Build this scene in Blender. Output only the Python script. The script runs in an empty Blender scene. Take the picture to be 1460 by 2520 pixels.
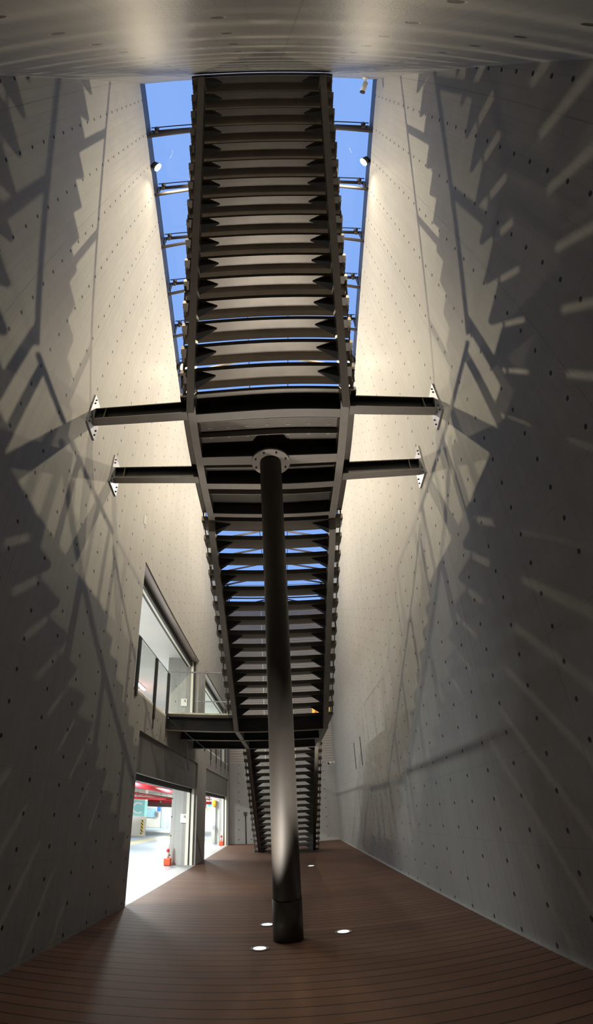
import bpy, bmesh, math, random
from mathutils import Vector, Matrix
random.seed(4)
scene = bpy.context.scene
COL = scene.collection
LIFT = 1.6                      # everything is modelled with the eye at z = 0; lifted at the end so the deck is z = 0
FLOOR = -1.6
WL, WR, H = -2.735, 2.448, 11.406   # side wall faces, wall top
YB = 25.04                      # far end wall
XS = -0.05                      # centre line of the stair

# ------------------------------------------------------------------ materials
def new_mat(name):
    m = bpy.data.materials.new(name); m.use_nodes = True
    nt = m.node_tree; nt.nodes.clear()
    return m, nt
def nd(nt, typ, **kw):
    n = nt.nodes.new(typ)
    for k, v in kw.items(): setattr(n, k, v)
    return n
def link(nt, a, b): nt.links.new(a, b)
def mth(nt, op, a, b=None, c=None, clamp=False):
    n = nd(nt, 'ShaderNodeMath', operation=op, use_clamp=clamp)
    for i, v in enumerate((a, b, c)):
        if v is None: continue
        if isinstance(v, (int, float)): n.inputs[i].default_value = v
        else: link(nt, v, n.inputs[i])
    return n.outputs[0]
def mixc(nt, fac, a, b):
    n = nd(nt, 'ShaderNodeMix', data_type='RGBA')
    if isinstance(fac, (int, float)): n.inputs['Factor'].default_value = fac
    else: link(nt, fac, n.inputs['Factor'])
    for key, v in ((6, a), (7, b)):
        if isinstance(v, tuple): n.inputs[key].default_value = (*v, 1)
        else: link(nt, v, n.inputs[key])
    return n.outputs[2]
def ramp(nt, fac, lo, hi):
    n = nd(nt, 'ShaderNodeMapRange'); n.clamp = True
    link(nt, fac, n.inputs[0]); n.inputs[1].default_value = lo; n.inputs[2].default_value = hi
    return n.outputs[0]
def noise(nt, vec, scale, detail=4, rough=.55):
    n = nd(nt, 'ShaderNodeTexNoise'); n.inputs['Scale'].default_value = scale
    n.inputs['Detail'].default_value = detail; n.inputs['Roughness'].default_value = rough
    if vec is not None: link(nt, vec, n.inputs['Vector'])
    return n.outputs['Fac']
def mapping(nt, vec, sc):
    n = nd(nt, 'ShaderNodeMapping'); link(nt, vec, n.inputs[0]); n.inputs['Scale'].default_value = sc
    return n.outputs[0]
def finish(nt, col, rough=.5, metal=0., bump=None, bstr=.2, bdist=.01, spec=.5):
    p = nd(nt, 'ShaderNodeBsdfPrincipled'); o = nd(nt, 'ShaderNodeOutputMaterial')
    if isinstance(col, tuple): p.inputs['Base Color'].default_value = (*col, 1)
    else: link(nt, col, p.inputs['Base Color'])
    if isinstance(rough, (int, float)): p.inputs['Roughness'].default_value = rough
    else: link(nt, rough, p.inputs['Roughness'])
    p.inputs['Metallic'].default_value = metal
    p.inputs['Specular IOR Level'].default_value = spec
    if bump is not None:
        b = nd(nt, 'ShaderNodeBump'); b.inputs['Strength'].default_value = bstr; b.inputs['Distance'].default_value = bdist
        link(nt, bump, b.inputs['Height']); link(nt, b.outputs[0], p.inputs['Normal'])
    link(nt, p.outputs[0], o.inputs[0])
def plain(name, col, rough=.5, metal=0., var=.12, nscale=9., spec=.5, bstr=.05):
    m, nt = new_mat(name)
    tc = nd(nt, 'ShaderNodeTexCoord').outputs['Object']
    f = noise(nt, tc, nscale)
    a = tuple(c * (1 - var) for c in col); b = tuple(min(1, c * (1 + var)) for c in col)
    finish(nt, mixc(nt, f, a, b), rough, metal, f, bstr, .01, spec)
    return m
def emit(name, col, strength):
    m, nt = new_mat(name)
    e = nd(nt, 'ShaderNodeEmission'); o = nd(nt, 'ShaderNodeOutputMaterial')
    e.inputs[0].default_value = (*col, 1); e.inputs[1].default_value = strength
    link(nt, e.outputs[0], o.inputs[0]); return m
def glass(name, tint, refl=1.0):
    m, nt = new_mat(name)
    t = nd(nt, 'ShaderNodeBsdfTransparent'); t.inputs[0].default_value = (*tint, 1)
    g = nd(nt, 'ShaderNodeBsdfGlossy'); g.inputs['Roughness'].default_value = .02
    lw = nd(nt, 'ShaderNodeLayerWeight'); lw.inputs[0].default_value = .5
    fr = mth(nt, 'ADD', mth(nt, 'MULTIPLY', mth(nt, 'POWER', lw.outputs['Facing'], 5.), .9), .04)
    mx = nd(nt, 'ShaderNodeMixShader'); o = nd(nt, 'ShaderNodeOutputMaterial')
    link(nt, mth(nt, 'MULTIPLY', fr, refl), mx.inputs[0])
    link(nt, t.outputs[0], mx.inputs[1]); link(nt, g.outputs[0], mx.inputs[2]); link(nt, mx.outputs[0], o.inputs[0])
    return m
def concrete(name, ax, base=(.308, .306, .298), pu=.75, pv=.34, ou=4.42, ov=1.09, r=.028, cols=None, joints=True, rough=.62, streak=.5):
    """board-marked cast concrete with form-tie holes and formwork joints; ax = in-plane axes of the object coordinates"""
    m, nt = new_mat(name)
    tc = nd(nt, 'ShaderNodeTexCoord').outputs['Object']
    sp = nd(nt, 'ShaderNodeSeparateXYZ'); link(nt, tc, sp.inputs[0])
    u, v = sp.outputs[ax[0]], sp.outputs[ax[1]]
    def fold(c, off, per):
        return mth(nt, 'MULTIPLY', mth(nt, 'SUBTRACT', mth(nt, 'FRACT', mth(nt, 'ADD', mth(nt, 'DIVIDE', mth(nt, 'SUBTRACT', c, off), per), .5)), .5), per)
    if cols:
        du = None
        for c in cols:
            d = mth(nt, 'ABSOLUTE', mth(nt, 'SUBTRACT', u, c)); du = d if du is None else mth(nt, 'MINIMUM', du, d)
    else: du = fold(u, ou, pu)
    dv = fold(v, ov, pv)
    dist = mth(nt, 'SQRT', mth(nt, 'ADD', mth(nt, 'MULTIPLY', du, du), mth(nt, 'MULTIPLY', dv, dv)))
    hole = mth(nt, 'SUBTRACT', 1., ramp(nt, dist, r * .75, r))
    big = noise(nt, tc, .55, 5, .6); mid = noise(nt, tc, 3.2, 6, .65)
    sc = [1., 1., 1.]; sc['XYZ'.index(ax[1])] = .05
    st = noise(nt, mapping(nt, tc, tuple(sc)), 7., 4, .7)
    fine = noise(nt, tc, 60., 2, .5)
    k = mth(nt, 'ADD', mth(nt, 'MULTIPLY', mth(nt, 'SUBTRACT', big, .5), .55), mth(nt, 'MULTIPLY', mth(nt, 'SUBTRACT', mid, .5), .35))
    k = mth(nt, 'ADD', k, mth(nt, 'MULTIPLY', mth(nt, 'SUBTRACT', st, .5), streak))
    k = mth(nt, 'ADD', k, .5, clamp=True)
    dark = tuple(c * .72 for c in base); light = tuple(min(1, c * 1.25) for c in base)
    col = mixc(nt, k, dark, light)
    if joints:
        j1 = mth(nt, 'SUBTRACT', 1., ramp(nt, mth(nt, 'ABSOLUTE', fold(u, .2, 1.8)), .003, .010))
        j2 = mth(nt, 'SUBTRACT', 1., ramp(nt, mth(nt, 'ABSOLUTE', fold(v, .05, .9)), .002, .008))
        j = mth(nt, 'MULTIPLY', mth(nt, 'MAXIMUM', j1, mth(nt, 'MULTIPLY', j2, .7)), ramp(nt, mid, .35, .6))
        col = mixc(nt, mth(nt, 'MULTIPLY', j, .45), col, tuple(c * .35 for c in base))
        j3 = mth(nt, 'SUBTRACT', 1., ramp(nt, mth(nt, 'ABSOLUTE', fold(u, .05, .15)), .002, .012))
        col = mixc(nt, mth(nt, 'MULTIPLY', mth(nt, 'MULTIPLY', j3, ramp(nt, big, .35, .65)), .28), col, tuple(c * .5 for c in base))
    col = mixc(nt, hole, col, (.02, .02, .02))
    hgt = mth(nt, 'SUBTRACT', mth(nt, 'ADD', mth(nt, 'MULTIPLY', mid, .5), mth(nt, 'MULTIPLY', fine, .3)), hole)
    finish(nt, col, rough, 0, hgt, .35, .012, .35)
    return m

M = {}
M['conc_side'] = concrete('board_marked_concrete', 'YZ')
M['conc_near'] = concrete('varnished_concrete', 'XZ', cols=(-1.29, -.28, .92, 1.65), pv=.75, ov=1.6 + 4.12, r=.05, rough=.5, joints=True, streak=.25)
M['conc_far'] = concrete('grey_concrete', 'XZ', pu=.6, pv=.45, ou=.1, ov=.2)
M['conc_pier'] = concrete('pale_pier_concrete', 'XZ', base=(.37, .38, .365), pu=.45, pv=.55, ou=-3.05, ov=.25, r=.022)
M['steel'] = plain('dark_bronze_paint', (.145, .130, .114), .42, .8, .3, 3., .5, .06)
M['steel_col'] = plain('column_bronze_paint', (.054, .047, .041), .6, .0, .15, 4., .2, .02)
M['steel_lit'] = plain('lit_bronze_tone', (.18, .158, .138), .5, 0., .15, 6., .5)  # bronze lightened to carry the lamplight on flange undersides; rails share it
M['black'] = plain('black_coat_and_shade', (.012, .012, .013), .45, 0, .2, 8.)  # black coat; also paints the unlit beam webs and slot insides
M['galv'] = plain('worn_grey_steel', (.30, .30, .33), .4, .6, .2, 12.)
M['bolt'] = plain('zinc_bolt', (.6, .58, .54), .35, .7, .1)
M['tube'] = plain('brown_grey_tube_paint', (.10, .085, .08), .4, .2, .1)
M['fascia'] = plain('shutter_grey_steel', (.17, .17, .165), .38, .3, .25, 1.2)
M['soffit'] = plain('stained_bronze_sheet', (.27, .235, .225), .32, .3, .35, .9)
M['white'] = plain('white_enamel', (.75, .75, .72), .45, 0, .04)
M['cream'] = plain('cream_rail_paint', (.72, .70, .60), .4, 0, .04)
M['dark'] = plain('dark_print', (.03, .03, .035), .5, 0, .05)
M['red'] = plain('red_enamel', (.55, .03, .04), .4, 0, .08)
M['orange_red'] = plain('orange_red_rubber', (.75, .09, .03), .5, 0, .06)
M['yellow'] = plain('caution_yellow_plastic', (.85, .55, .02), .45, 0, .06)
M['teal'] = plain('teal_wall_paint', (.28, .62, .62), .6, 0, .04)
M['pale_teal'] = plain('pale_teal_paint', (.40, .66, .66), .6, 0, .04)
M['blue'] = plain('blue_sign_paint', (.03, .12, .55), .5, 0, .05)
M['lightblue'] = plain('light_blue_sign', (.35, .60, .72), .5, 0, .05)
M['plaster'] = plain('pale_cream_plaster', (.72, .70, .62), .7, 0, .05, 2.)
M['ceil'] = plain('pale_grey_ceiling', (.62, .63, .62), .7, 0, .10, 1.)
M['pink'] = plain('dusty_pink_duct', (.30, .19, .17), .6, 0, .15, 3.)
M['amber'] = plain('amber_beacon_plastic', (.9, .38, .02), .35, 0, .05)
M['green_lamp'] = emit('green_signal_glow', (.1, .9, .65), 1.4)
M['lens_warm'] = emit('warm_flood_lens', (1., .80, .50), 22.)
M['lens_white'] = emit('ground_lamp_lens', (1., .95, .85), 6.)
M['lens_cool'] = emit('garage_lamp_diffuser', (.95, 1., .98), 5.)
M['glass'] = glass('greenish_balustrade_glass', (.965, .982, .968))
M['stair_glass'] = glass('clear_low_glare_glass', (.968, .982, .97), .10)
M['roof_glass'] = glass('clear_roof_glass', (.97, .98, 1.), .35)

def deck_mat():
    m, nt = new_mat('reddish_brown_deck_boards')
    tc = nd(nt, 'ShaderNodeTexCoord').outputs['Object']
    sp = nd(nt, 'ShaderNodeSeparateXYZ'); link(nt, tc, sp.inputs[0])
    y = mth(nt, 'DIVIDE', mth(nt, 'SUBTRACT', sp.outputs['Y'], .19), .196)
    fr = mth(nt, 'ABSOLUTE', mth(nt, 'SUBTRACT', mth(nt, 'FRACT', y), .5))
    groove = ramp(nt, fr, .445, .470)
    idx = mth(nt, 'FLOOR', y)
    wn = nd(nt, 'ShaderNodeTexWhiteNoise', noise_dimensions='1D'); link(nt, idx, wn.inputs['W'])
    grain = noise(nt, mapping(nt, tc, (1.2, 22., 1.)), 4., 5, .6); big = noise(nt, tc, .9, 4)
    k = mth(nt, 'ADD', mth(nt, 'MULTIPLY', wn.outputs[0], .35), mth(nt, 'ADD', mth(nt, 'MULTIPLY', grain, .35), mth(nt, 'MULTIPLY', big, .4)), clamp=True)
    col = mixc(nt, k, (.060, .030, .018), (.122, .062, .037))
    col = mixc(nt, groove, col, (.012, .008, .006))
    h = mth(nt, 'SUBTRACT', mth(nt, 'MULTIPLY', grain, .15), groove)
    finish(nt, col, .65, 0, h, .5, .008, .25); return m
M['deck'] = deck_mat()
def garage_floor_mat():
    m, nt = new_mat('pale_epoxy_floor_with_cream_lanes')
    tc = nd(nt, 'ShaderNodeTexCoord').outputs['Object']
    sp = nd(nt, 'ShaderNodeSeparateXYZ'); link(nt, tc, sp.inputs[0]); x = sp.outputs['X']
    n1 = noise(nt, tc, 1.3, 4)
    col = mixc(nt, n1, (.19, .23, .28), (.25, .285, .325))
    def band(a, b): return mth(nt, 'MULTIPLY', mth(nt, 'GREATER_THAN', x, a), mth(nt, 'LESS_THAN', x, b))
    col = mixc(nt, band(-4.3, -3.72), col, (.40, .355, .245)); col = mixc(nt, band(-7.37, -6.75), col, (.42, .37, .245))
    col = mixc(nt, band(-3.72, 0), col, (.25, .265, .28))
    finish(nt, col, .35, 0, n1, .02); return m
M['gfloor'] = garage_floor_mat()
def cladding_mat():
    m, nt = new_mat('ribbed_grey_metal_cladding')
    tc = nd(nt, 'ShaderNodeTexCoord').outputs['Object']
    sp = nd(nt, 'ShaderNodeSeparateXYZ'); link(nt, tc, sp.inputs[0])
    z = mth(nt, 'FRACT', mth(nt, 'MULTIPLY', sp.outputs['Z'], 7.5))
    rib = ramp(nt, mth(nt, 'ABSOLUTE', mth(nt, 'SUBTRACT', z, .5)), .28, .40)
    n1 = noise(nt, tc, 1.2, 4)
    col = mixc(nt, n1, (.30, .28, .26), (.40, .375, .34))
    col = mixc(nt, mth(nt, 'MULTIPLY', rib, .5), col, (.15, .14, .13))
    finish(nt, col, .5, .1, rib, .5, .02); return m
M['cladding'] = cladding_mat()
def hazard_mat():
    m, nt = new_mat('black_yellow_hazard_paint')
    tc = nd(nt, 'ShaderNodeTexCoord').outputs['Object']
    sp = nd(nt, 'ShaderNodeSeparateXYZ'); link(nt, tc, sp.inputs[0])
    s = mth(nt, 'GREATER_THAN', mth(nt, 'FRACT', mth(nt, 'MULTIPLY', mth(nt, 'ADD', sp.outputs['X'], sp.outputs['Z']), 5.5)), .55)
    finish(nt, mixc(nt, s, (.85, .6, .05), (.06, .05, .04)), .5); return m
M['hazard'] = hazard_mat()

# ------------------------------------------------------------------ mesh helpers
class MB:
    def __init__(self): self.bm = bmesh.new()
    def hexa(self, p):
        v = [self.bm.verts.new(q) for q in p]
        for f in ((0, 3, 2, 1), (4, 5, 6, 7), (0, 1, 5, 4), (1, 2, 6, 5), (2, 3, 7, 6), (3, 0, 4, 7)):
            self.bm.faces.new([v[i] for i in f])
        return self
    def box(self, x0, x1, y0, y1, z0, z1):
        return self.hexa([(x0, y0, z0), (x1, y0, z0), (x1, y1, z0), (x0, y1, z0), (x0, y0, z1), (x1, y0, z1), (x1, y1, z1), (x0, y1, z1)])
    def prism_x(self, prof, x0, x1):          # closed profile in (y, z), swept along x
        a = [self.bm.verts.new((x0, y, z)) for y, z in prof]; b = [self.bm.verts.new((x1, y, z)) for y, z in prof]
        n = len(prof)
        self.bm.faces.new(a); self.bm.faces.new(b[::-1])
        for i in range(n): self.bm.faces.new([a[i], b[i], b[(i + 1) % n], a[(i + 1) % n]])
        return self
    def tube(self, p, q, r, r2=None, seg=12, caps=True):
        p, q = Vector(p), Vector(q); d = (q - p).normalized(); r2 = r if r2 is None else r2
        up = Vector((0, 0, 1)) if abs(d.z) < .95 else Vector((1, 0, 0))
        a = d.cross(up).normalized(); b = d.cross(a)
        A, B = [], []
        for i in range(seg):
            t = 2 * math.pi * i / seg; o = a * math.cos(t) + b * math.sin(t)
            A.append(self.bm.verts.new(p + o * r)); B.append(self.bm.verts.new(q + o * r2))
        for i in range(seg):
            f = self.bm.faces.new([A[i], A[(i + 1) % seg], B[(i + 1) % seg], B[i]]); f.smooth = True
        if caps: self.bm.faces.new(A[::-1]); self.bm.faces.new(B)
        return self
    def ring(self, c, ax, r0, r1, t, seg=40):
        c = Vector(c); ax = Vector(ax).normalized(); up = Vector((0, 0, 1)) if abs(ax.z) < .9 else Vector((1, 0, 0))
        a = ax.cross(up).normalized(); b = ax.cross(a); L = []
        for i in range(seg):
            s = 2 * math.pi * i / seg; o = a * math.cos(s) + b * math.sin(s)
            L.append([self.bm.verts.new(c + o * r + ax * h) for r, h in ((r0, 0), (r1, 0), (r1, t), (r0, t))])
        for i in range(seg):
            A, B = L[i], L[(i + 1) % seg]
            for k in range(4): self.bm.faces.new([A[k], A[(k + 1) % 4], B[(k + 1) % 4], B[k]])
        return self
    def ball(self, c, r, sx=1, sy=1, sz=1, seg=14):
        m = Matrix.Translation(c) @ Matrix.Diagonal((sx, sy, sz, 1))
        g = bmesh.ops.create_uvsphere(self.bm, u_segments=seg, v_segments=seg // 2, radius=r, matrix=m)
        for f in {f for v in g['verts'] for f in v.link_faces}: f.smooth = True
        return self
    def build(self, name, mat, parent=None, origin=None, bevel=0):
        bmesh.ops.recalc_face_normals(self.bm, faces=self.bm.faces[:])
        me = bpy.data.meshes.new(name)
        off = Vector(origin) if origin is not None else (Vector(parent['abs']) if parent is not None else Vector((0, 0, 0)))
        bmesh.ops.translate(self.bm, verts=self.bm.verts[:], vec=-off)
        self.bm.to_mesh(me); self.bm.free()
        me.materials.append(M[mat])
        o = bpy.data.objects.new(name, me); COL.objects.link(o)
        if parent is not None:
            o.parent = parent
            o.location = off - Vector(parent['abs'])
        else: o.location = off
        o['abs'] = tuple(off)
        if bevel:
            b = o.modifiers.new('bevel', 'BEVEL'); b.width = bevel; b.segments = 2; b.limit_method = 'ANGLE'
        return o
def tag(o, label, cat, group=None):
    o['label'] = label; o['category'] = cat
    if group: o['group'] = group
    return o
def struct(o, label=None, cat=None):
    o['kind'] = 'structure'
    if label: o['label'] = label
    if cat: o['category'] = cat
    return o
def thing(name, loc, label, cat, group=None):
    o = bpy.data.objects.new(name, None); COL.objects.link(o); o.location = loc; o['abs'] = tuple(loc)
    o.empty_display_size = .2
    return tag(o, label, cat, group)
def dup(o, parent, loc):
    c = o.copy(); COL.objects.link(c); c.parent = parent; c.location = loc
    for ch in list(o.children):
        d = ch.copy(); COL.objects.link(d); d.parent = c
    return c
def letter(txt, size, mat, parent, loc, rot, name='lettering', ext=.004):
    cu = bpy.data.curves.new('glyph', 'FONT'); cu.body = txt; cu.size = size; cu.extrude = ext; cu.align_x = 'CENTER'; cu.align_y = 'CENTER'
    t = bpy.data.objects.new('glyph', cu); COL.objects.link(t)
    bpy.context.view_layer.update()
    me = bpy.data.meshes.new_from_object(t.evaluated_get(bpy.context.evaluated_depsgraph_get()))
    bpy.data.objects.remove(t)
    me.materials.clear(); me.materials.append(M[mat])
    o = bpy.data.objects.new(name, me); COL.objects.link(o); o.parent = parent
    o.location = Vector(loc) - Vector(parent['abs']); o.rotation_euler = rot; o['abs'] = tuple(loc)
    return o
def i_beam_x(mb, x0, x1, y, z0, z1, b=.14, tf=.018, tw=.012):
    mb.box(x0, x1, y - b / 2, y + b / 2, z0, z0 + tf); mb.box(x0, x1, y - b / 2, y + b / 2, z1 - tf, z1)
    mb.box(x0, x1, y - tw / 2, y + tw / 2, z0 + tf, z1 - tf); return mb

# ------------------------------------------------------------------ room shell
def holed_wall(name, x0, x1, y0, y1, z0, z1, holes, mat, origin):
    ys = sorted({y0, y1} | {h[i] for h in holes for i in (0, 1)}); zs = sorted({z0, z1} | {h[i] for h in holes for i in (2, 3)})
    m = MB(); bm = m.bm; solid = {}
    for i in range(len(ys) - 1):
        for k in range(len(zs) - 1):
            cy, cz = (ys[i] + ys[i + 1]) / 2, (zs[k] + zs[k + 1]) / 2
            solid[i, k] = not any(h[0] < cy < h[1] and h[2] < cz < h[3] for h in holes)
    V = {}
    def v(x, y, z):
        key = (round(x, 4), round(y, 4), round(z, 4))
        if key not in V: V[key] = bm.verts.new((x, y, z))
        return V[key]
    def q(*p): bm.faces.new([v(*a) for a in p])
    for (i, k), s in solid.items():
        if not s: continue
        a, b, c, d = ys[i], ys[i + 1], zs[k], zs[k + 1]
        q((x0, a, c), (x0, b, c), (x0, b, d), (x0, a, d)); q((x1, a, c), (x1, a, d), (x1, b, d), (x1, b, c))
        if not solid.get((i - 1, k)): q((x0, a, c), (x0, a, d), (x1, a, d), (x1, a, c))
        if not solid.get((i + 1, k)): q((x0, b, c), (x1, b, c), (x1, b, d), (x0, b, d))
        if not solid.get((i, k - 1)): q((x0, a, c), (x1, a, c), (x1, b, c), (x0, b, c))
        if not solid.get((i, k + 1)): q((x0, a, d), (x0, b, d), (x1, b, d), (x1, a, d))
    return m.build(name, mat, origin=origin)

OPEN = [(9.12, 15.75, FLOOR, 1.42), (17.45, 24.35, FLOOR, 1.42), (8.5, 15.45, 2.1, 4.95), (16.85, 24.2, 2.1, 5.02)]
wl = struct(holed_wall('wall_left', WL - .42, WL, -2.2, YB, FLOOR - .3, H, OPEN, 'conc_side', (0, 0, FLOOR)))
wr_ = MB().box(WR, WR + .45, -2.2, YB, FLOOR - .3, H).build('wall_right', 'conc_side', origin=(0, 0, FLOOR)); struct(wr_)
# wall behind the eye, leaning slightly into the hall with height
def ynear(z): return -.50 + .071 * z
zt = H + .35
m = MB(); m.prism_x([(ynear(FLOOR - .3), FLOOR - .3), (ynear(zt), zt), (ynear(zt) - .5, zt), (ynear(FLOOR - .3) - .5, FLOOR - .3)], WL, WR)
struct(m.build('wall_near', 'conc_near', origin=(0, 0, FLOOR)))
struct(MB().box(WL - .42, WR + .45, YB, YB + .3, FLOOR - .3, 2.27).build('wall_back', 'conc_far', origin=(0, 0, FLOOR)))
cl = struct(MB().box(WL - .42, WR + .45, YB + .02, YB + .3, 2.27, H).build('wall_back_upper', 'cladding', origin=(0, YB, 2.27)))
for x in (-.95, .55):
    MB().box(x - .02, x + .02, YB - .01, YB + .02, 2.3, H - .1).build('joint_strip', 'white', cl)
struct(MB().box(WL, WR, -1.5, YB, FLOOR - .25, FLOOR).build('floor', 'deck', origin=(0, 0, FLOOR)))
for n, (a, b) in enumerate(((WL - .12, WL - .002), (WR + .002, WR + .12))):
    m = MB().box(a, b, ynear(H) + .01, YB, H, H + .33)
    struct(m.build('trim_%d' % (n + 1), 'black', origin=(0, 0, H)))

# parking levels behind the left wall
G0 = -14.
struct(MB().box(G0, WL, 3., 46., FLOOR - .25, FLOOR - .004).build('floor_garage', 'gfloor', origin=(0, 0, FLOOR)))
struct(MB().box(G0, WL - .42, 3., 46., 1.35, 2.1).build('ceiling_garage', 'ceil', origin=(0, 0, 1.35)))
struct(MB().box(G0, WL - .42, 3., 46., 5.05, 5.3).build('ceiling_upper_garage', 'ceil', origin=(0, 0, 5.05)))
struct(MB().box(G0, WL - .42, 46., 46.2, FLOOR - .25, 5.3).build('wall_garage_end', 'plaster', origin=(0, 46, FLOOR)))
struct(MB().box(G0 - .2, G0, 3., 46.2, FLOOR - .25, 5.3).build('wall_garage_side', 'plaster', origin=(G0, 0, FLOOR)))
struct(MB().box(G0, WL - .42, 2.8, 3., FLOOR - .25, 5.3).build('wall_garage_front', 'plaster', origin=(G0, 3, FLOOR)))
struct(MB().box(WL - .42, WL - .1, YB + .3, 46., FLOOR - .25, 5.3).build('wall_garage_inner', 'plaster', origin=(WL, 26, FLOOR)))
struct(MB().box(-3.52, WL - .421, 15.76, 17.44, FLOOR - .004, 1.35).build('wall_pier', 'conc_pier', origin=(0, 15.76, FLOOR)))
struct(MB().box(-3.80, WL - .421, 15.46, 16.84, 2.1, 5.05).build('wall_pier_upper', 'conc_pier', origin=(0, 15.46, 2.1)))
struct(MB().box(-3.66, WL - .421, YB + .31, 26.6, FLOOR - .004, 1.35).build('wall_pier_far', 'conc_pier', origin=(0, YB, FLOOR)))

# ------------------------------------------------------------------ stair
HW = 1.231
SI, SO = .975, 1.085            # stringer inner / outer face, from the centre line
FL = {'upper': (.2443, .26226, 9.553, -.9483, range(0, 16)),
      'middle': (7.1176, .29652, 10.298, -.7192, range(0, 14)),
      'lower': (15.470, .30022, 12.4765, -.69098, range(-1, 17))}
TD = .362                        # tread depth
# one folded tread with two tapered brackets, copied for every step
def make_tread(parent, loc):
    m = MB()
    m.prism_x([(0, -.092), (0, 0), (TD, 0), (TD, -.064), (.25, -.092)], -HW, HW)
    t = m.build('tread', 'steel', origin=(0, 0, 0), bevel=0)
    for s in (-1, 1):
        b = MB(); xi, xt = s * SI, s * (SI - .27)
        b.hexa([(xi, .03, -.29), (xi, .17, -.29), (xt, .11, -.102), (xt, .09, -.102), (xi, .03, -.093), (xi, .17, -.093), (xt, .11, -.093), (xt, .09, -.093)])
        o = b.build('bracket', 'black', origin=(0, 0, 0)); o.parent = t
        for yy in (.09, .25):
            o = MB().tube((s * (HW - .003), yy, -.055), (s * (HW + .012), yy, -.055), .011, seg=8).build('bolt', 'bolt', origin=(0, 0, 0)); o.parent = t
    t.parent = parent; t.location = loc
    return t
tread0 = None
def flight(key, y_a, y_b, z_a, z_b, label, ext=(0, 0)):
    """treads, two stringers (with the end cuts y_a..y_b) and the balustrade along both sides"""
    global tread0
    y0, dy, a, b, idx = FL[key]
    base = Vector((XS, y_b, z_b))
    root = thing('stair_flight', base, label, 'stairs', 'flights of the long steel staircase')
    for i in idx:
        y = y0 + dy * i; p = Vector((XS, y, a + b * y)) - base
        if tread0 is None: tread0 = make_tread(root, p)
        else: dup(tread0, root, p)
    def ln(y, o): return a + b * y + o
    for s in (-1, 1):
        x0, x1 = sorted((XS + s * SI, XS + s * SO))
        m = MB(); m.prism_x([(y_a, ln(y_a, -.097)), (y_b, ln(y_b, -.097)), (y_b, max(ln(y_b, -.40), FLOOR if key == 'lower' else -99)), (y_a, ln(y_a, -.40))], x0, x1)
        st = m.build('stringer', 'steel', root)
        m = MB(); zb = max(ln(y_b, -.40), FLOOR if key == 'lower' else -99)
        m.prism_x([(y_a, ln(y_a, -.402)), (y_b, zb - .002), (y_b, zb - .02), (y_a, ln(y_a, -.42))], x0 + .002, x1 - .002)
        if key != 'lower': m.build('flange', 'steel_lit', st)
        else: m.bm.free()
        xr = XS + s * 1.20
        n = 4; L = y_b - y_a - .3
        pts = [y_a + .15 + L * k / n for k in range(n + 1)]
        for k, y in enumerate(pts):
            m = MB(); m.prism_x([(y - .05, ln(y - .05, -.09)), (y + .05, ln(y + .05, -.09)), (y + .05, ln(y + .05, 1.03)), (y - .05, ln(y - .05, 1.03))], xr - .012, xr + .012)
            m.build('baluster_post', 'steel', root)
            if k < n:
                ya, yb = y + .08, pts[k + 1] - .08
                m = MB(); m.prism_x([(ya, ln(ya, .12)), (yb, ln(yb, .12)), (yb, ln(yb, .96)), (ya, ln(ya, .96))], xr - .006, xr + .006)
                m.build('glass_panel', 'stair_glass', root)
        for off, r, nm in ((1.05, .026, 'handrail'), (.035, .011, 'lower_rail')):
            m = MB(); m.tube((xr, y_a + .03, ln(y_a + .03, off)), (xr, y_b - .05, ln(y_b - .05, off)), r)
            m.build(nm, 'steel_lit', root)
    if key == 'upper': MB().box(XS - HW, XS + HW, .205, .24, 9.22, 9.74).build('header_beam', 'black', root)
    return root
flight('upper', .215, 4.44, 9.3, 5.05, 'dark steel stair flight climbing from the column-top landing to overhead, closest to the viewer')
flight('middle', 7.06, 11.25, 5.1, 1.8, 'dark steel stair flight between the two landings, behind the round column')
flight('lower', 14.87, 20.42, 1.8, FLOOR, 'dark steel stair flight standing on the deck at the far end of the hall')

# upper landing on the column
L1 = Vector((XS, 5.75, 5.05))
ld = thing('stair_landing', L1, 'dark steel landing carried by the round column and four wall beams', 'landing')
MB().box(XS - HW, XS + HW, 4.44, 7.17, 5.30, 5.36).build('deck_plate', 'steel', ld)
for s in (-1, 1):
    x0, x1 = sorted((XS + s * SI, XS + s * SO))
    m = MB(); m.box(x0, x1, 4.441, 7.059, 5.068, 5.299); sb = m.build('side_beam', 'steel', ld)
    MB().box(x0 - .003, x1 + .003, 4.441, 7.059, 5.05, 5.067).build('flange', 'steel_lit', sb)
    xr = XS + s * 1.19
    for y in (4.6, 5.75, 6.9): MB().box(xr - .012, xr + .012, y - .05, y + .05, 5.36, 6.4).build('baluster_post', 'steel', ld)
    for ya, yb in ((4.7, 5.65), (5.85, 6.8)): MB().box(xr - .006, xr + .006, ya, yb, 5.46, 6.32).build('glass_panel', 'stair_glass', ld)
    MB().tube((xr, 4.47, 6.42), (xr, 7.03, 6.42), .026).build('handrail', 'steel_lit', ld)
    MB().tube((xr, 4.47, 5.43), (xr, 7.03, 5.43), .014).build('lower_rail', 'steel_lit', ld)
xa, xb = XS - SI + .001, XS + SI - .001
for y, b in ((4.67, .15), (5.54, .17), (6.12, .13), (6.9, .10)):
    cbm = MB().box(xa, xb, y - .007, y + .007, 5.068, 5.298).build('cross_beam', 'black', ld)  # web painted black as its unlit face, flange in the lamplit tone
    MB().box(xa, xb, y - b / 2, y + b / 2, 5.05, 5.067).build('flange', 'steel_lit', cbm)
for y in (4.9, 5.2, 5.86, 6.5):
    MB().box(xa, xb, y - .006, y + .006, 5.20, 5.299).build('stiffener', 'steel_lit', ld)
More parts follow.
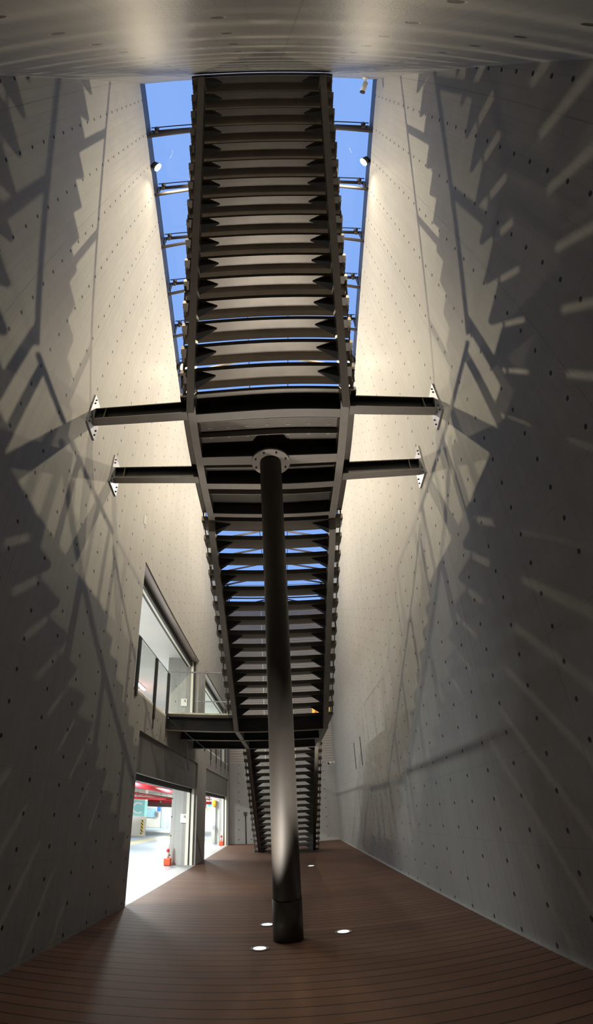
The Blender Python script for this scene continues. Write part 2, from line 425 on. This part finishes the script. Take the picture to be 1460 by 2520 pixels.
for y in (5.1, 5.3, 5.8, 6.4):
    for k in range(7):
        x = XS - .85 + k * .28; MB().box(x, x + .045, y, y + .008, 5.292, 5.2995).build('weld_mark', 'bolt', ld)

# lower landing and bridge to the left opening
L2 = Vector((-.75, 13., 1.8))
lb = thing('stair_landing', L2, 'dark steel lower landing and bridge running to the glazed opening in the left wall', 'landing')
MB().box(WL + .005, XS + HW, 11.26, 15.2, 2.13, 2.2).build('deck_plate', 'steel', lb)
for y, b in ((11.33, .12), (12.85, .14), (14.7, .14)):
    i_beam_x(MB(), WL + .02, XS + SI - .001, y, 1.8, 2.129, b).build('cross_beam', 'black', lb)
    MB().box(WL + .02, XS + SI - .001, y - b / 2 - .004, y + b / 2 + .004, 1.785, 1.799).build('flange', 'steel_lit', lb)
for s in (-1, 1):
    x0, x1 = sorted((XS + s * SI, XS + s * SO))
    MB().box(x0, x1, 11.27, 14.865, 1.80, 2.129).build('side_beam', 'steel_lit', lb)
xr = XS + 1.19
for y in (11.4, 12.5, 13.6, 14.7): MB().box(xr - .012, xr + .012, y - .05, y + .05, 2.2, 3.25).build('baluster_post', 'steel', lb)
MB().box(xr - .006, xr + .006, 11.5, 14.6, 2.3, 3.18).build('glass_panel', 'glass', lb)
MB().tube((xr, 11.3, 3.27), (xr, 14.8, 3.27), .026).build('handrail', 'steel_lit', lb)
for y in (11.33, 14.72):
    gp = MB().box(WL + .06, XS - 1.15, y - .006, y + .006, 2.24, 3.30).build('glass_panel', 'glass', lb)
    MB().box(WL + .03, XS - 1.13, y - .016, y + .016, 3.30, 3.335).build('top_rail', 'galv', lb)
    MB().box(WL + .03, XS - 1.13, y - .025, y + .025, 2.2, 2.25).build('shoe_channel', 'cream', lb)
MB().box(-1.95, -1.90, 11.315, 11.345, 2.25, 3.30).build('clamp_post', 'galv', lb)

# column
CB, CT = Vector((-.045, 7.08, FLOOR)), Vector((-.005, 5.56, 5.02)); RB, RT = .184, .145
col = thing('steel_column', CB, 'tall round dark bronze steel column standing on the deck under the upper landing', 'column')
MB().tube(CB, CT, RB, RT, seg=56).build('shaft', 'steel_col', col)
dC = (CT - CB).normalized(); e = CB + dC * .52
MB().tube(CB, e, RB + .006, RB + .004, seg=56).build('base_sleeve', 'steel_col', col)
MB().ring((CT.x, CT.y, 5.02), (0, 0, 1), .0, .265, .028).build('cap_plate', 'steel_lit', col)
for k in range(8):
    t = math.pi / 8 + k * math.pi / 4; MB().tube((CT.x + .22 * math.cos(t), CT.y + .22 * math.sin(t), 5.0), (CT.x + .22 * math.cos(t), CT.y + .22 * math.sin(t), 5.02), .014, seg=6).build('bolt', 'black', col)

# four beams from the landing to the side walls
def wall_beam(x_in, x_wall, y, label):
    s = -1 if x_wall < 0 else 1
    r = thing('wall_beam', (x_wall, y, 5.1), label, 'beam', 'short steel beams bracing the landing to the walls')
    a, b = sorted((x_in, x_wall - s * .026))
    m = MB(); z0, z1, bb = 5.06, 5.295, .15
    m.box(a, b, y - bb / 2, y + bb / 2, z1 - .016, z1); m.box(a, b, y - .007, y + .007, z0 + .016, z1 - .016)
    m.build('web', 'black', r)  # black puts the shade into the web; the flange takes the lit tone
    MB().box(a, b, y - bb / 2, y + bb / 2, z0, z0 + .0155).build('flange', 'steel_lit', r)
    p0, p1 = sorted((x_wall - s * .025, x_wall - s * .001))
    MB().box(p0, p1, y - .21, y + .21, 4.88, 5.46).build('end_plate', 'galv', r)
    for yy in (-.15, .15):
        for zz in (4.94, 5.03, 5.33, 5.40):
            q0, q1 = x_wall - s * .026, x_wall - s * .045; MB().tube((q0, y + yy, zz), (q1, y + yy, zz), .014, seg=6).build('bolt', 'dark', r)
    g0, g1 = sorted((x_wall - s * .027, x_wall - s * .20))
    MB().prism_x([(y - .074, z0 + .017), (y - .008, z0 + .017), (y - .008, z1 - .017), (y - .074, z1 - .017)], x_wall - s * .22, x_wall - s * .208).build('stiffener', 'steel', r)
wall_beam(XS - SO - .02, WL, 4.62, 'steel beam from the left wall to the front of the upper landing')
wall_beam(XS - SO - .02, WL, 5.98, 'steel beam from the left wall to the rear of the upper landing')
wall_beam(XS + SO + .02, WR, 4.62, 'steel beam from the right wall to the front of the upper landing')
wall_beam(XS + SO + .02, WR, 5.98, 'steel beam from the right wall to the rear of the upper landing')

# ------------------------------------------------------------------ skylight
ZT = H + .7
sk = thing('skylight', (0, 12.5, H + .33), 'flat glass skylight with dark joint bars closing the top of the hall', 'skylight')
for k in range(17):
    y0 = .03 + 1.46 * k + (.32 if k == 0 else 0); y1 = .03 + 1.46 * (k + 1) - .02
    MB().box(WL - .1, WR + .1, y0, min(y1, YB + .1), ZT + .16, ZT + .176).build('glass_pane', 'roof_glass', sk)
for x in (-.62, .55):
    MB().box(x - .012, x + .012, .35, YB + .1, ZT + .13, ZT + .159).build('joint_bar', 'black', sk)
for s, x in ((-1, WL - .11), (1, WR + .11)):
    MB().box(x - .02, x + .02, .35, YB, H + .331, ZT + .18).build('edge_frame', 'black', sk)
names = ['nearest the viewer', 'second from the viewer', 'third from the viewer', 'fourth from the viewer', 'fifth from the viewer', 'sixth from the viewer',
         'above the column-top landing', 'just behind the column-top landing']
for k in range(17):
    y = 1.49 + 1.46 * k
    if y > YB - .1: break
    lab = ('tubular skylight strut with angled brace, ' + names[k]) if k < len(names) else 'tubular skylight strut seen through the stair treads, row %s beyond the column' % ['one', 'two', 'three', 'four', 'five', 'six', 'seven', 'eight', 'nine'][k - 8]
    t = thing('skylight_truss', (0, y, H), lab, 'roof strut', 'skylight struts')
    MB().tube((WL - .06, y, ZT), (WR + .06, y, ZT), .045).build('top_tube', 'tube', t)
    for s, xw, xc in ((-1, WL, XS - .3), (1, WR, XS + .3)):
        MB().tube((xw - s * .01, y, H + .05), (xc, y, ZT - .03), .042).build('brace_tube', 'tube', t)
        gf = MB().tube((xw - s * .09, y, ZT - .06), (xw - s * .09, y, ZT + .15), .045).build('glass_fitting', 'tube', t); MB().ball((xw - s * .09, y - .07, ZT + .06), .06).build('knob', 'tube', gf)
        m = MB(); m.box(*sorted((xw - s * .02, xw + s * .02)), y - .06, y + .06, H + .331, ZT - .03); m.build('foot_plate', 'black', t)
    MB().tube((WL - .05, y - .1, ZT + .09), (WR + .05, y - .1, ZT + .09), .013).build('tie_rod', 'black', t)

# ------------------------------------------------------------------ floodlights on the wall tops
def lamp_data(name, typ, energy, color, **kw):
    l = bpy.data.lights.new(name, typ); l.energy = energy; l.color = color
    for k, v in kw.items(): setattr(l, k, v)
    return l
WARM = (1., .835, .57)
def flood(xw, y, where, e=1850.):
    s = -1 if xw < 0 else 1
    p = Vector((xw - s * .16, y, H + .02))
    r = thing('floodlight', (xw, y, H), 'lit warm white floodlight on the %s wall top, %s' % ('left' if s < 0 else 'right', where), 'floodlight', 'floodlights along the wall tops')
    aim = Vector((-s * .85, .55, -.53) if y < 3 else (-s * .94, 0, -.34)).normalized()
    MB().tube(p - aim * .14, p - aim * .005, .085, .105, seg=20).build('housing', 'black', r)
    MB().tube(p - aim * .004, p + aim * .012, .10, .10, seg=20).build('lens', 'lens_warm', r)
    MB().tube((xw + s * .01, y, H + .06), p - aim * .12, .016).build('bracket', 'black', r)
    ld_ = lamp_data('flood_beam', 'SPOT', e, WARM, spot_size=math.radians(150 if y < 3 else 166), spot_blend=1. if y < 3 else .8, shadow_soft_size=.06)
    lo = bpy.data.objects.new('flood_beam', ld_); COL.objects.link(lo); lo.parent = r
    lo.location = p + aim * .03 - Vector(r['abs']); lo.rotation_euler = aim.to_track_quat('-Z', 'Y').to_euler()
for y, w in ((2.25, 'nearest the viewer'), (8.44, 'beside the column-top landing'), (14.42, 'farthest, behind the landing')):
    flood(WL, y, w, 1850. if y < 3 else 2400.); flood(WR, y, w, 1850. if y < 3 else 2400.)

# ------------------------------------------------------------------ deck lights
def ground_light(x, y, label, e=300., cone=50, tilt=0):
    r = thing('ground_light', (x, y, FLOOR), label, 'ground light', 'round lights sunk in the deck')
    MB().ring((x, y, FLOOR + .001), (0, 0, 1), .075, .11, .006, 32).build('trim_ring', 'galv', r)
    MB().tube((x, y, FLOOR + .001), (x, y, FLOOR + .005), .075, seg=32).build('lens', 'lens_white', r)
    l = lamp_data('upward_beam', 'SPOT', e, (1., .93, .82), spot_size=math.radians(cone), spot_blend=1., shadow_soft_size=.06)
    o = bpy.data.objects.new('upward_beam', l); COL.objects.link(o); o.parent = r; o.location = (0, 0, .03); o.rotation_euler = (math.pi + math.radians(tilt), 0, 0)
ground_light(-.38, 6.72, 'lit round deck light in front of the column, nearest the viewer', 760., 50, 15)
ground_light(-.34, 7.95, 'lit round deck light half hidden behind the left side of the column', 130.)
ground_light(.66, 7.28, 'lit round deck light to the right of the column base', 760., 50, 15)
ground_light(.61, 14.94, 'small lit round deck light far behind the column, before the lowest stair flight')

# ------------------------------------------------------------------ left wall fittings
def shutter(y0, y1, label, group='roller shutters over the garage doors'):
    r = thing('roller_shutter', (WL - .2, (y0 + y1) / 2, .5), label, 'roller shutter', group)
    MB().box(WL - .40, WL - .05, y0 + .005, y1 - .005, .62, 1.415).build('housing', 'fascia', r)
    MB().box(WL - .26, WL - .18, y0 + .09, y1 - .09, .50, .619).build('bottom_bar', 'black', r)
    for ya, yb in ((y0 + .005, y0 + .08), (y1 - .08, y1 - .005)):
        g = MB().box(WL - .30, WL - .21, ya, yb, FLOOR, .619).build('guide_rail', 'cream', r)
        MB().box(WL - .209, WL - .16, ya, yb, FLOOR, .619).build('guide_slot', 'black', g)
        MB().box(WL - .159, WL - .08, ya, yb, FLOOR, .619).build('guide_lip', 'cream', g)
shutter(9.12, 15.75, 'grey roller shutter housing over the nearer lit garage door in the left wall')
shutter(17.45, 24.35, 'grey roller shutter housing over the farther garage door beside the end wall')
def head_track(y0, y1, z, label):
    r = thing('shutter_track', (WL - .2, (y0 + y1) / 2, z), label, 'track', 'bronze heads of the upper openings')
    MB().box(WL - .41, WL - .02, y0 + .005, y1 - .005, z - .06, z - .005).build('head_panel', 'soffit', r)
    MB().box(WL - .40, WL - .36, y0 + .005, y1 - .005, z - .12, z - .065).build('drop_panel', 'soffit', r)
    for dx, mt in ((-.41, 'black'), (-.345, 'cream'), (-.28, 'black')):
        MB().box(WL + dx, WL + dx + .06, y0 + .005, y1 - .005, z - .22, z - .125).build('track_bar', mt, r)
    g = MB().box(WL - .25, WL - .17, y1 - .08, y1 - .005, 2.1, z - .065).build('guide_rail', 'cream', r)
    MB().box(WL - .169, WL - .11, y1 - .08, y1 - .005, 2.1, z - .065).build('guide_slot', 'black', g)
head_track(8.5, 15.45, 4.95, 'bronze shutter head under the top of the nearer upper opening')
head_track(16.85, 24.2, 5.02, 'bronze shutter head under the top of the farther upper opening')
def edge_rail(posts, y0, y1, label):
    r = thing('glass_balustrade', (WL - .03, (y0 + y1) / 2, 2.1), label, 'balustrade')
    for i, y in enumerate(posts):
        MB().box(WL - .02, WL + .03, y - .05, y + .05, 1.82 if i else 2.0, 3.22).build('post', 'black', r)
        if i: MB().box(WL + .002, WL + .02, y - .015, y + .015, 1.60, 1.819).build('dark_streak', 'steel', r)  # thin dark strip continuing below the post
    allp = [y0] + [y for y in posts if y > y0 + .2] + [y1]
    for a, b in zip(allp[:-1], allp[1:]):
        if b - a > .2: MB().box(WL - .012, WL, a + .04, b - .04, 2.16, 3.2).build('glass_panel', 'glass', r)
    MB().box(WL - .02, WL + .01, y0, y1, 3.221, 3.25).build('top_rail', 'galv', r)
    MB().box(WL - .06, WL - .002, y0 + .02, y1, 2.101, 2.155).build('shoe_channel', 'cream', r)
edge_rail([8.62, 10.0, 11.2], 8.55, 11.22, 'glass balustrade with black end post at the nearer upper opening')
edge_rail([16.95, 18.4, 19.9, 21.4, 22.9, 24.1], 16.9, 24.15, 'long glass balustrade along the farther upper opening beyond the bridge')
def notice(y, x, z, label):
    r = thing('notice_box', (x, y, z), label, 'control box', 'white control boxes on the piers')
    MB().box(x - .10, x + .10, y - .05, y - .001, z - .13, z + .13).build('case', 'white', r, bevel=.006)
    m = MB()
    for a, b, c, d in ((.01, .02, .0, .09), (.04, .05, .02, .09), (.01, .06, .04, .052), (.01, .06, .072, .082), (.055, .065, .0, .05)): m.box(x + a, x + b, y - .053, y - .0501, z + c, z + d)
    m.build('symbol', 'dark', r)
notice(15.76, -3.12, -.28, 'small white control box on the pier inside the nearer garage door')
notice(15.46, -3.20, 3.42, 'small white control box on the pier inside the upper opening')
tag(MB().tube((-2.60, 13.05, 1.80), (-2.71, 14.1, 1.08), .022).build('brace_rod', 'galv', origin=(-2.7, 14.1, 1.08)), 'thin grey rod slanting from under the bridge to the shutter head', 'rod')
tag(MB().prism_x([(8.02, 5.62), (8.2, 5.68), (8.22, 5.88), (8.10, 5.93), (8.0, 5.84)], WL + .001, WL + .008).build('wall_patch', 'conc_pier', origin=(WL, 8.1, 5.62)), 'small pale five-sided patch stuck high on the left wall', 'patch')

# right wall slots
for y, lab in ((15.75, 'narrow dark upright slot in the right wall, nearer of the pair'), (17.25, 'narrow dark upright slot in the right wall, farther of the pair')):
    r = thing('wall_slot', (WR, y, 1.18), lab, 'slot', 'upright slots in the right wall')
    MB().box(WR - .004, WR - .001, y - .05, y + .05, 1.2, 2.12).build('slot_shade', 'black', r)  # flat black plate on the wall face, painting the shade inside the slot
    m = MB()
    for a, b, c, d in ((-.07, -.05, 1.18, 2.14), (.05, .07, 1.18, 2.14), (-.05, .05, 1.18, 1.2), (-.05, .05, 2.12, 2.14)): m.box(WR - .012, WR - .001, y + a, y + b, c, d)
    m.build('frame', 'fascia', r)
# cameras
def cctv(root, mount_dir, aim, label):
    p = Vector(root); r = thing('security_camera', p, label, 'camera')
    md = Vector(mount_dir).normalized(); am = Vector(aim).normalized()
    j = p + md * .16
    MB().tube(p, p + md * .04, .07, .06, seg=18).build('base', 'white', r)
    MB().tube(p + md * .04, j, .02, seg=10).build('arm', 'white', r)
    MB().tube(j - am * .06, j + am * .17, .05, .055, seg=18).build('body', 'white', r)
    MB().tube(j + am * .171, j + am * .19, .057, seg=18).build('lens_hood', 'black', r)
cctv((2.10, ynear(10.9), 10.9), (-.1, 1, -.15), (-.35, .9, -.5), 'white bullet camera under the top edge of the near wall beside the sky gap')
cctv((WR, 24.6, 2.12), (-1, 0, 0), (-.8, -.5, -.25), 'white bullet camera on the right wall in the far corner')
r = thing('conduit_stand', (-1.96, YB, FLOOR), 'thin black conduit with a switch box on the end wall left of the lowest flight', 'conduit')
MB().tube((-1.96, YB - .03, FLOOR), (-1.98, YB - .03, -.28), .022).build('pipe', 'black', r)
MB().box(-2.06, -1.92, YB - .09, YB - .005, -.28, -.12).build('switch_box', 'black', r)
r = thing('caution_sign', (.98, 14.2, 2.2), 'yellow folding caution sign standing on the lower landing', 'caution sign')
for s, nm in ((-1, 'front_panel'), (1, 'rear_panel')):
    m = MB(); m.hexa([(.84, 14.2 + s * .20, 2.2), (1.11, 14.2 + s * .20, 2.2), (1.11, 14.2 + s * .22, 2.2), (.84, 14.2 + s * .22, 2.2), (.88, 14.2 + s * .005, 3.1), (1.07, 14.2 + s * .005, 3.1), (1.07, 14.2 + s * .025, 3.1), (.88, 14.2 + s * .025, 3.1)])
    m.build(nm, 'yellow', r)
m = MB(); m.hexa([(.92, 14.066, 2.62), (1.03, 14.066, 2.62), (1.03, 14.07, 2.62), (.92, 14.07, 2.62), (.965, 14.115, 2.85), (.985, 14.115, 2.85), (.985, 14.119, 2.85), (.965, 14.119, 2.85)]); m.build('warning_mark', 'red', r)

# ------------------------------------------------------------------ things inside the garage
def post(x, y, label):
    r = thing('delineator_post', (x, y, FLOOR), label, 'traffic post', 'red based posts by the garage doors')
    MB().box(x - .10, x + .10, y - .10, y + .10, FLOOR, FLOOR + .2).build('base', 'orange_red', r, bevel=.025)
    MB().tube((x, y, FLOOR + .2), (x, y, FLOOR + .62), .045, .03).build('pole', 'white', r)
    MB().tube((x, y, FLOOR + .36), (x, y, FLOOR + .45), .046, .043).build('band', 'red', r)
post(-3.50, 15.5, 'white post on a red block beside the pier of the nearer garage door')
post(-3.0, 24.0, 'white post on a red block inside the farther garage door')
tag(MB().box(-3.14, -3.02, YB + .26, YB + .308, -1.15, .0).build('fire_pole_board', 'red', origin=(-3.08, YB + .3, -1.15)), 'narrow upright red board on the pier in the farther garage door', 'board')
r = thing('warning_beacon', (-3.5, YB + .2, FLOOR), 'amber warning beacon on a pale conduit beside the farther garage door', 'beacon')
MB().tube((-3.5, YB + .22, FLOOR), (-3.5, YB + .22, .12), .035).build('conduit', 'white', r)
MB().tube((-3.52, YB + .2, .16), (-3.52, YB + .2, .44), .10, .09, seg=20).build('beacon', 'amber', r)
MB().box(-3.58, -3.46, YB + .15, YB + .25, -.95, -.75).build('junction_box', 'galv', r)
r = thing('garage_pillar', (-9., 30., FLOOR), 'white garage pillar with a teal band and letter C seen through the nearer door', 'pillar')
MB().box(-10.2, -8.18, 29.5, 30.1, FLOOR - .003, 1.349).build('shaft', 'plaster', r)
MB().box(-10.205, -8.175, 29.494, 30.105, -.50, .36).build('teal_band', 'teal', r)
letter('C', .92, 'white', r, (-8.62, 29.488, -.10), (math.pi / 2, 0, 0))
MB().box(-8.32, -8.19, 29.488, 29.499, -1.48, -.72).build('hazard_strip', 'hazard', r)
r = thing('parking_sign', (-11.5, 43.5, -.8), 'pale blue square parking sign on the wall behind the pillar', 'sign')
MB().box(-12.2, -11.05, 43.5, 43.56, -.80, -.08).build('panel', 'lightblue', r)
letter('P', .55, 'white', r, (-11.75, 43.49, -.42), (math.pi / 2, 0, 0))
tag(MB().prism_x([(42.9, -.28), (42.9, .02), (42.94, .1), (42.94, -.28)], -10.8, -10.5).build('hanging_sign', 'blue', origin=(-10.65, 42.9, -.28)), 'small blue sign hanging before the cream wall in the garage', 'sign')
struct(MB().box(G0, -5., 43.6, 43.8, FLOOR, 1.349).build('wall_garage_cross', 'plaster', origin=(-9, 43.6, FLOOR)))
r = thing('portal_door', (-10., 43.4, FLOOR), 'white doorway surround with a pale teal door at the back of the garage', 'door')
MB().box(-10.5, -10.32, 43.3, 43.59, FLOOR, .20).build('jamb', 'pale_teal', r); MB().box(-10.31, -9.4, 43.4, 43.59, FLOOR, .2).build('surround', 'white', r)
MB().box(-10.08, -9.86, 43.36, 43.399, FLOOR, -.02).build('leaf', 'pale_teal', r)
# sprinkler pipes
def pipe(p, q, rad, label, mat='red', flanges=3):
    r = thing('fire_pipe', p, label, 'pipe', 'red pipes under the garage ceiling')
    MB().tube(p, q, rad, seg=14).build('run', mat, r)
    P, Q = Vector(p), Vector(q); d = (Q - P).normalized()
    for k in range(flanges):
        c = P + (Q - P) * ((k + .5) / flanges)
        MB().tube(c - d * .06, c + d * .06, rad * 1.35, seg=14).build('coupling', 'galv', r)
        MB().tube(c + Vector((0, 0, rad)), (c.x, c.y, 1.35), .012, seg=6).build('hanger', 'galv', r)
pipe((-5.6, 12., .78), (-5.6, 42., .78), .10, 'thickest red fire pipe running along the garage under the ceiling')
pipe((-6.4, 12., .98), (-6.4, 42., .98), .06, 'thin red fire pipe beside the thick one')
pipe((-8.2, 14., .70), (-8.2, 42., .70), .08, 'red fire pipe above the pillar with the letter')
pipe((-12.5, 27., .46), (-4.2, 27., .46), .065, 'red cross pipe in front of the lettered pillar')
pipe((-12.5, 34., .42), (-4.2, 34., .42), .09, 'red cross pipe behind the lettered pillar')
r = thing('air_duct', (-9., 38.4, .08), 'dusty pink duct across the garage near the back wall', 'duct')
MB().box(-12.5, -6., 38., 38.8, .08, .50).build('casing', 'pink', r)
for x in (-11.5, -9., -6.5): MB().tube((x, 38.4, .5), (x, 38.4, 1.35), .015, seg=6).build('hanger', 'galv', r)
r = thing('fire_pipe', (-6.2, 9., 4.25), 'red pipe seen through the glass of the upper opening', 'pipe', 'red pipes under the garage ceiling')
MB().tube((-6.2, 9., 4.3), (-6.2, 40., 4.3), .07).build('run', 'red', r)
MB().tube((-6.2, 20., 4.3), (-6.2, 20., 5.05), .015).build('hanger', 'dark', r)
# lamps of the parking levels
def tube_lamp(x, y, z, label, e, group, along='Y', L=1.3):
    r = thing('ceiling_lamp', (x, y, z), label, 'ceiling lamp', group)
    dx, dy = (.07, L / 2) if along == 'Y' else (L / 2, .07)
    MB().box(x - dx, x + dx, y - dy, y + dy, z - .05, z).build('tray', 'white', r)
    MB().box(x - dx + .015, x + dx - .015, y - dy + .02, y + dy - .02, z - .085, z - .0505).build('diffuser', 'lens_cool', r)
    l = lamp_data('lamp_glow', 'AREA', e, (.95, 1., .98), shape='RECTANGLE', size=2 * dx, size_y=2 * dy)
    o = bpy.data.objects.new('lamp_glow', l); COL.objects.link(o); o.parent = r; o.location = (0, 0, -.1)
LG = 'lamps of the lower parking level'; UG = 'lamps of the upper parking level'
for y, w in ((8., 'before the nearer door'), (12.5, 'inside the nearer door'), (18., 'beside the first pier'), (23.5, 'inside the farther door'), (30., 'level with the lettered pillar'), (41., 'near the back wall')):
    tube_lamp(-4.95, y, 1.345 if y != 30. else 1.345, 'garage ceiling lamp near the left wall, ' + w, 430. if y < 29 else 300., LG)
for y, w in ((16., 'far side, before the pillar'), (26., 'far side, close to the pillar'), (41., 'far side, behind the pillar')):
    tube_lamp(-9.6, y, 1.345, 'garage ceiling lamp on the ' + w, 140. if y < 30 else 330., LG)
for y, w in ((10.5, 'nearest the viewer'), (19.6, 'seen through the upper glass'), (27., 'farthest back')):
    tube_lamp(-6., y, 5.045, 'upper parking ceiling lamp, ' + w, 480., UG)
r = thing('signal_lamp', (-5.94, 40., .3), 'round green signal light deep in the farther garage door', 'signal')
MB().tube((-5.94, 40., .42), (-5.94, 40.06, .42), .17, seg=20).build('lens', 'green_lamp', r)
MB().tube((-5.94, 40.03, .59), (-5.94, 40.03, 1.35), .02, seg=8).build('hanger', 'galv', r)

# ------------------------------------------------------------------ sky
w = bpy.data.worlds.new('dusk_sky'); scene.world = w; w.use_nodes = True
nt = w.node_tree; nt.nodes.clear()
bg = nd(nt, 'ShaderNodeBackground'); out = nd(nt, 'ShaderNodeOutputWorld')
bg.inputs[0].default_value = (.262, .462, .955, 1); bg.inputs[1].default_value = 1.
link(nt, bg.outputs[0], out.inputs[0])

# ------------------------------------------------------------------ camera: one long vertical sweep, a polynomial wide lens
a = (-.7531493216, -.0429777705, .0024614416)
Rx = Matrix.Rotation(a[0], 3, 'X'); Ry = Matrix.Rotation(a[1], 3, 'Y'); Rz = Matrix.Rotation(a[2], 3, 'Z')
R = Rx @ Ry @ Rz                                     # world -> (right, forward, up)
cam = bpy.data.cameras.new('camera'); co = bpy.data.objects.new('camera', cam); COL.objects.link(co)
rt, fw, up = R[0], R[1], R[2]
co.matrix_world = Matrix(((rt[0], up[0], -fw[0], 0), (rt[1], up[1], -fw[1], 0), (rt[2], up[2], -fw[2], 0), (0, 0, 0, 1)))
cam.type = 'PANO'; cam.panorama_type = 'FISHEYE_LENS_POLYNOMIAL'
cam.sensor_fit = 'VERTICAL'; cam.sensor_height = 25.2; cam.sensor_width = 14.6
cam.fisheye_fov = math.radians(210)
cam.fisheye_polynomial_k0 = 0
cam.fisheye_polynomial_k1 = -.06997209165; cam.fisheye_polynomial_k2 = -.005582174086
cam.fisheye_polynomial_k3 = .0005463564173; cam.fisheye_polynomial_k4 = -.000013309264
cam.shift_x = 21.271 / 1460; cam.shift_y = -147.546 / 2520
cam.clip_start = .01
scene.camera = co

for o in list(scene.objects):
    if 'abs' in o: del o['abs']
    if o.parent is None: o.location.z += LIFT

vs = scene.view_settings
scene.display_settings.display_device = 'sRGB'
vs.view_transform = 'Standard'; vs.look = 'None'; vs.gamma = 1; vs.use_curve_mapping = False
vs.exposure = 0.
scene.cycles.use_denoising = True
scene.cycles.max_bounces = 8
